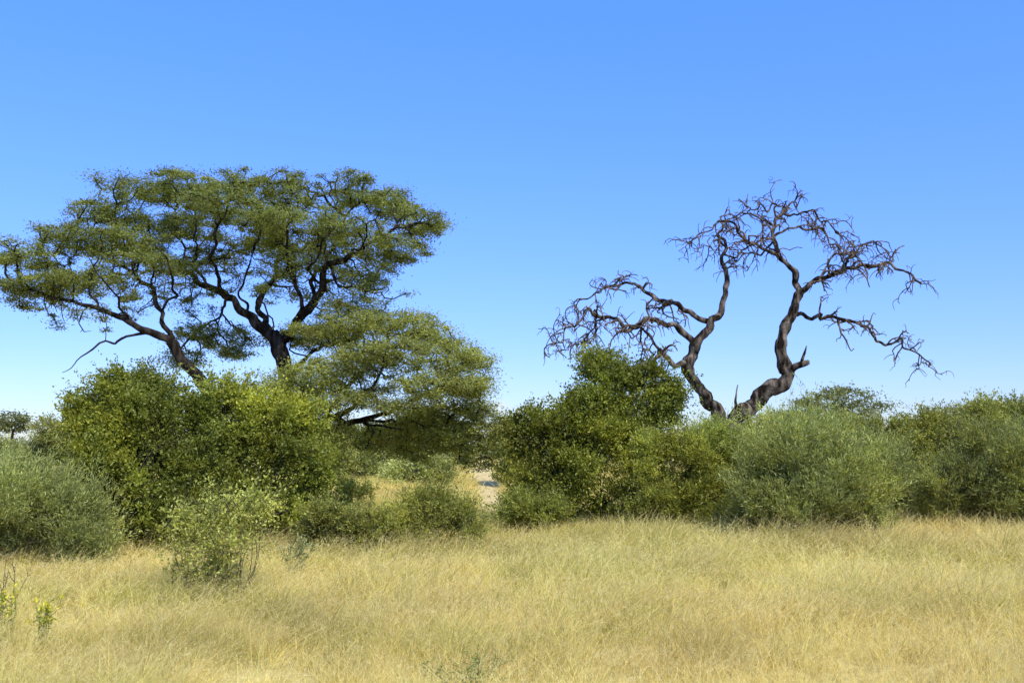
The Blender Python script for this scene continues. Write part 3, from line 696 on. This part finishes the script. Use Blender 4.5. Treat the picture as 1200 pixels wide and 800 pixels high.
# ------------------------------------------------------------------ distant trees
def far_acacia(label, px, Y, pads, tone=1.0, n_per=60, group=None):
    org = np.array([GX(px, Y), Y, 0])
    t = thing('acacia_tree', label, 'tree', org, group)
    top = P(px, pads[0][1] + 12, Y)
    p, r = smooth_poly([org, (org + top) / 2 + rng.normal(0, .2, 3), top], [.28, .2, .1], .3, .1)
    tubes('trunk', [(p, r)], 8, M_BARK, t, org, .1)
    seeds = p[len(p) // 3:]
    A = pad_points(pads, Y, n_per)
    Pn, par = colonize(seeds, A, .4, 12, .5, wig=.3)
    polys, r, ch = branch_polys(Pn, par, len(seeds), .018, 2.4, .12)
    tubes('branches', polys, 5, M_BARK, t, org)
    new = np.arange(len(seeds), len(Pn)); nodes = Pn[new[r[new] < .05]]
    leaves('crown', *acacia_leaves(nodes, 30, .30, .55, .20 * Y / 60, .09 * Y / 60, np.array((.19, .205, .085)) * tone), M_LEAF, t, org)
far_acacia('distant flat-topped tree right of the dead tree', 985, 70, [(985, 462, 0, 42, 10, 2.5, 1.3), (952, 474, 0, 24, 9, 2, .8), (1020, 476, 0, 26, 10, 2, .8), (988, 484, 0, 40, 9, 2.5, .8)])
far_acacia('distant dark tree at the right edge of the skyline', 1180, 60, [(1185, 474, 0, 34, 9, 2, 1), (1150, 484, 0, 34, 10, 2, 1), (1205, 488, 0, 30, 10, 2, .8)], .9)
far_acacia('distant rounded tree left of the dark one on the right skyline', 1118, 66, [(1112, 482, 0, 30, 9, 2, 1), (1090, 492, 0, 26, 8, 2, .8), (1135, 490, 0, 20, 9, 2, .7)], 1.05)
far_acacia('tiny distant umbrella tree on the left edge of the skyline', 17, 85, [(18, 490, 0, 22, 6, 2, 1.2), (8, 500, 0, 18, 6, 2, .7), (28, 500, 0, 10, 5, 1.5, .4)], .9, 45)

# far bush line as one mass
def far_scrub():
    nl = 420
    Y = rng.uniform(88, 260, nl); X = rng.uniform(-1, 1, nl) * (.62 * Y + 8)
    h = rng.uniform(1.4, 3.8, nl) * rng.uniform(.8, 1.2, nl); w = h * rng.uniform(.7, 1.5, nl)
    k = 170
    v = unit(rng.normal(size=(nl, k, 3))); v[..., 2] = np.abs(v[..., 2])
    rad = (1 + .3 * noise(v + X[:, None, None] * .37, 1.7)) * rng.uniform(.55, 1, (nl, k)) ** .5
    c = np.stack([X, Y, X * 0], -1)[:, None] + v * rad[..., None] * np.stack([w, w, h], -1)[:, None]
    c = c.reshape(-1, 3); n = len(c)
    sz = np.repeat(.0022 * Y, k) * rng.uniform(.7, 1.3, n)
    base = np.array([.22, .24, .11]) * np.repeat(rng.uniform(.75, 1.25, nl), k)[:, None] * rng.uniform(.8, 1.2, (n, 1))
    o = leaves('distant_scrub', c, rng.normal(size=(n, 3)), rng.normal(size=(n, 3)) + np.array([0, -.3, .4]), sz * 1.6, sz, base, M_LEAF, None, None)
    o['kind'] = 'stuff'; o['label'] = 'far-off olive scrub forming a low line along the horizon'; o['category'] = 'scrub'
far_scrub()

# ------------------------------------------------------------------ small plants in the grass
def herb(name, label, px, Y, h, n, leafcol, tipcol, bare=False, spread=.25, mat=None, nl=12, lsz=.05):
    org = np.array([GX(px, Y), Y, 0]); t = thing(name, label, 'plant', org)
    polys, lc, la, cc = [], [], [], []
    for i in range(n):
        a = rng.uniform(0, 6.28); e = org + np.array([math.cos(a) * spread * rng.uniform(.3, 1), math.sin(a) * spread * rng.uniform(.3, 1), h * rng.uniform(.7, 1.1)])
        b = org + np.array([math.cos(a) * .04, math.sin(a) * .04, -.02])
        q, r = smooth_poly([b, (b + e) / 2 + rng.normal(0, .04, 3), e], [.007, .005, .003], .06, .03)
        polys.append((q, r))
        for j in range(3):
            k = rng.integers(len(q) // 2, len(q)); d = unit(rng.normal(0, 1, 3) + np.array([0, 0, .8]))
            e2 = q[k] + d * rng.uniform(.08, .22)
            polys.append((np.array([q[k], (q[k] + e2) / 2 + rng.normal(0, .012, 3), e2]), [.005, .004, .002]))
            if not bare:
                for m in range(7):
                    f_ = rng.uniform(.2, 1.05)
                    lc.append(q[k] + (e2 - q[k]) * f_); la.append(d + rng.normal(0, .8, 3))
                    cc.append(np.array(tipcol if f_ > .6 else leafcol) * rng.uniform(.75, 1.2))
        if not bare:
            for m in range(nl):
                k = rng.integers(len(q) // 4, len(q)); lc.append(q[k] + rng.normal(0, .02, 3)); la.append(rng.normal(0, 1, 3) + np.array([0, 0, .4]))
                cc.append(np.array(tipcol if k > len(q) * .75 else leafcol) * rng.uniform(.75, 1.2))
    tubes('stems', polys, 5, mat or M_STEM, t, org)
    if not bare:
        lc, la, cc = map(np.array, (lc, la, cc))
        leaves('leaves', lc, la, rng.normal(size=lc.shape), lsz * rng.uniform(.7, 1.3, len(lc)), lsz * .55, cc, M_LEAF, t, org)
M_GSTEM = bark_mat('green_stem', (.16, .15, .05), (.30, .28, .10), 12, .2)
herb('flowering_herb', 'small herb with yellow tips in the grass near the left corner', 45, 12.2, .60, 8, (.36, .42, .05), (.82, .74, .06), spread=.13, mat=M_GSTEM, nl=22)
herb('flowering_herb', 'yellow-tipped herb cut by the left picture edge', 3, 12.5, .70, 7, (.36, .42, .05), (.82, .74, .06), spread=.14, mat=M_GSTEM, nl=22)
herb('twiggy_shrub', 'bare dark twiggy shrub at the left picture edge', -4, 13.2, 1.05, 7, None, None, bare=True, spread=.45)
herb('green_weed', 'faint low green weed in the grass at bottom centre', 545, 10.2, .29, 16, (.28, .30, .08), (.38, .39, .11), spread=.55, mat=M_GSTEM, lsz=.04)
herb('green_weed', 'grey-green weed at the grass edge right of the small airy shrub', 345, 18.5, .80, 12, (.32, .34, .13), (.42, .42, .18), spread=.4, nl=26, lsz=.06, mat=M_GSTEM)

# ------------------------------------------------------------------ light and sky
EL, AZ = math.radians(51), math.radians(152)
s = Vector((math.sin(AZ) * math.cos(EL), math.cos(AZ) * math.cos(EL), math.sin(EL)))
ld = bpy.data.lights.new('sun', 'SUN'); ld.energy = 5.0; ld.angle = math.radians(.5); ld.color = (1, .945, .83)
lo = bpy.data.objects.new('sun', ld); C.objects.link(lo); lo.rotation_euler = s.to_track_quat('Z', 'Y').to_euler(); lo.location = (20, -30, 40)
w = bpy.data.worlds.new('World'); SC.world = w; w.use_nodes = True
nt = w.node_tree; N, Lk = nt.nodes, nt.links; N.clear()
sky = N.new('ShaderNodeTexSky'); sky.sky_type = 'NISHITA'; sky.sun_disc = False
sky.sun_elevation = EL; sky.sun_rotation = AZ; sky.air_density = 1.0; sky.dust_density = .6; sky.ozone_density = 2.0; sky.altitude = 900
# grade the clear sky by elevation: deeper, brighter azure overhead
tc = N.new('ShaderNodeTexCoord'); sx = N.new('ShaderNodeSeparateXYZ'); Lk.new(tc.outputs['Generated'], sx.inputs[0])
cr = N.new('ShaderNodeValToRGB'); el = cr.color_ramp.elements
el[0].position = 0.0; el[0].color = (.84, .90, 1.12, 1)
el[1].position = 1.0; el[1].color = (1.5, 1.8, 2.2, 1)
e = cr.color_ramp.elements.new(.10); e.color = (.82, 1.01, 1.68, 1)
e = cr.color_ramp.elements.new(.45); e.color = (.94, 1.60, 3.4, 1)
Lk.new(sx.outputs['Z'], cr.inputs['Fac'])
vm = N.new('ShaderNodeVectorMath'); vm.operation = 'MULTIPLY'
Lk.new(sky.outputs[0], vm.inputs[0]); Lk.new(cr.outputs[0], vm.inputs[1])
# one small far cumulus low on the horizon
sb = N.new('ShaderNodeVectorMath'); sb.operation = 'SUBTRACT'; sb.inputs[1].default_value = (-.0136, 0, .040)
Lk.new(tc.outputs['Generated'], sb.inputs[0])
ml = N.new('ShaderNodeVectorMath'); ml.operation = 'MULTIPLY'; ml.inputs[1].default_value = (1 / .020, 0, 1 / .012)
Lk.new(sb.outputs[0], ml.inputs[0])
ln = N.new('ShaderNodeVectorMath'); ln.operation = 'LENGTH'; Lk.new(ml.outputs[0], ln.inputs[0])
cn = N.new('ShaderNodeTexNoise'); cn.inputs['Scale'].default_value = 110; cn.inputs['Detail'].default_value = 5
Lk.new(tc.outputs['Generated'], cn.inputs['Vector'])
ad = N.new('ShaderNodeMath'); ad.operation = 'MULTIPLY_ADD'; ad.inputs[1].default_value = 1.6
Lk.new(cn.outputs['Fac'], ad.inputs[0]); Lk.new(ln.outputs['Value'], ad.inputs[2])
mr = N.new('ShaderNodeMapRange'); mr.inputs['From Min'].default_value = .75; mr.inputs['From Max'].default_value = 1.5; mr.inputs['To Min'].default_value = .75; mr.inputs['To Max'].default_value = 0
Lk.new(ad.outputs[0], mr.inputs['Value'])
mxc = N.new('ShaderNodeMix'); mxc.data_type = 'RGBA'; mxc.inputs[7].default_value = (7.0, 7.2, 7.4, 1)
Lk.new(mr.outputs[0], mxc.inputs[0]); Lk.new(vm.outputs[0], mxc.inputs[6])
bg = N.new('ShaderNodeBackground'); bg.inputs['Strength'].default_value = .13
Lk.new(mxc.outputs[2], bg.inputs['Color'])
o = N.new('ShaderNodeOutputWorld'); Lk.new(bg.outputs[0], o.inputs['Surface'])
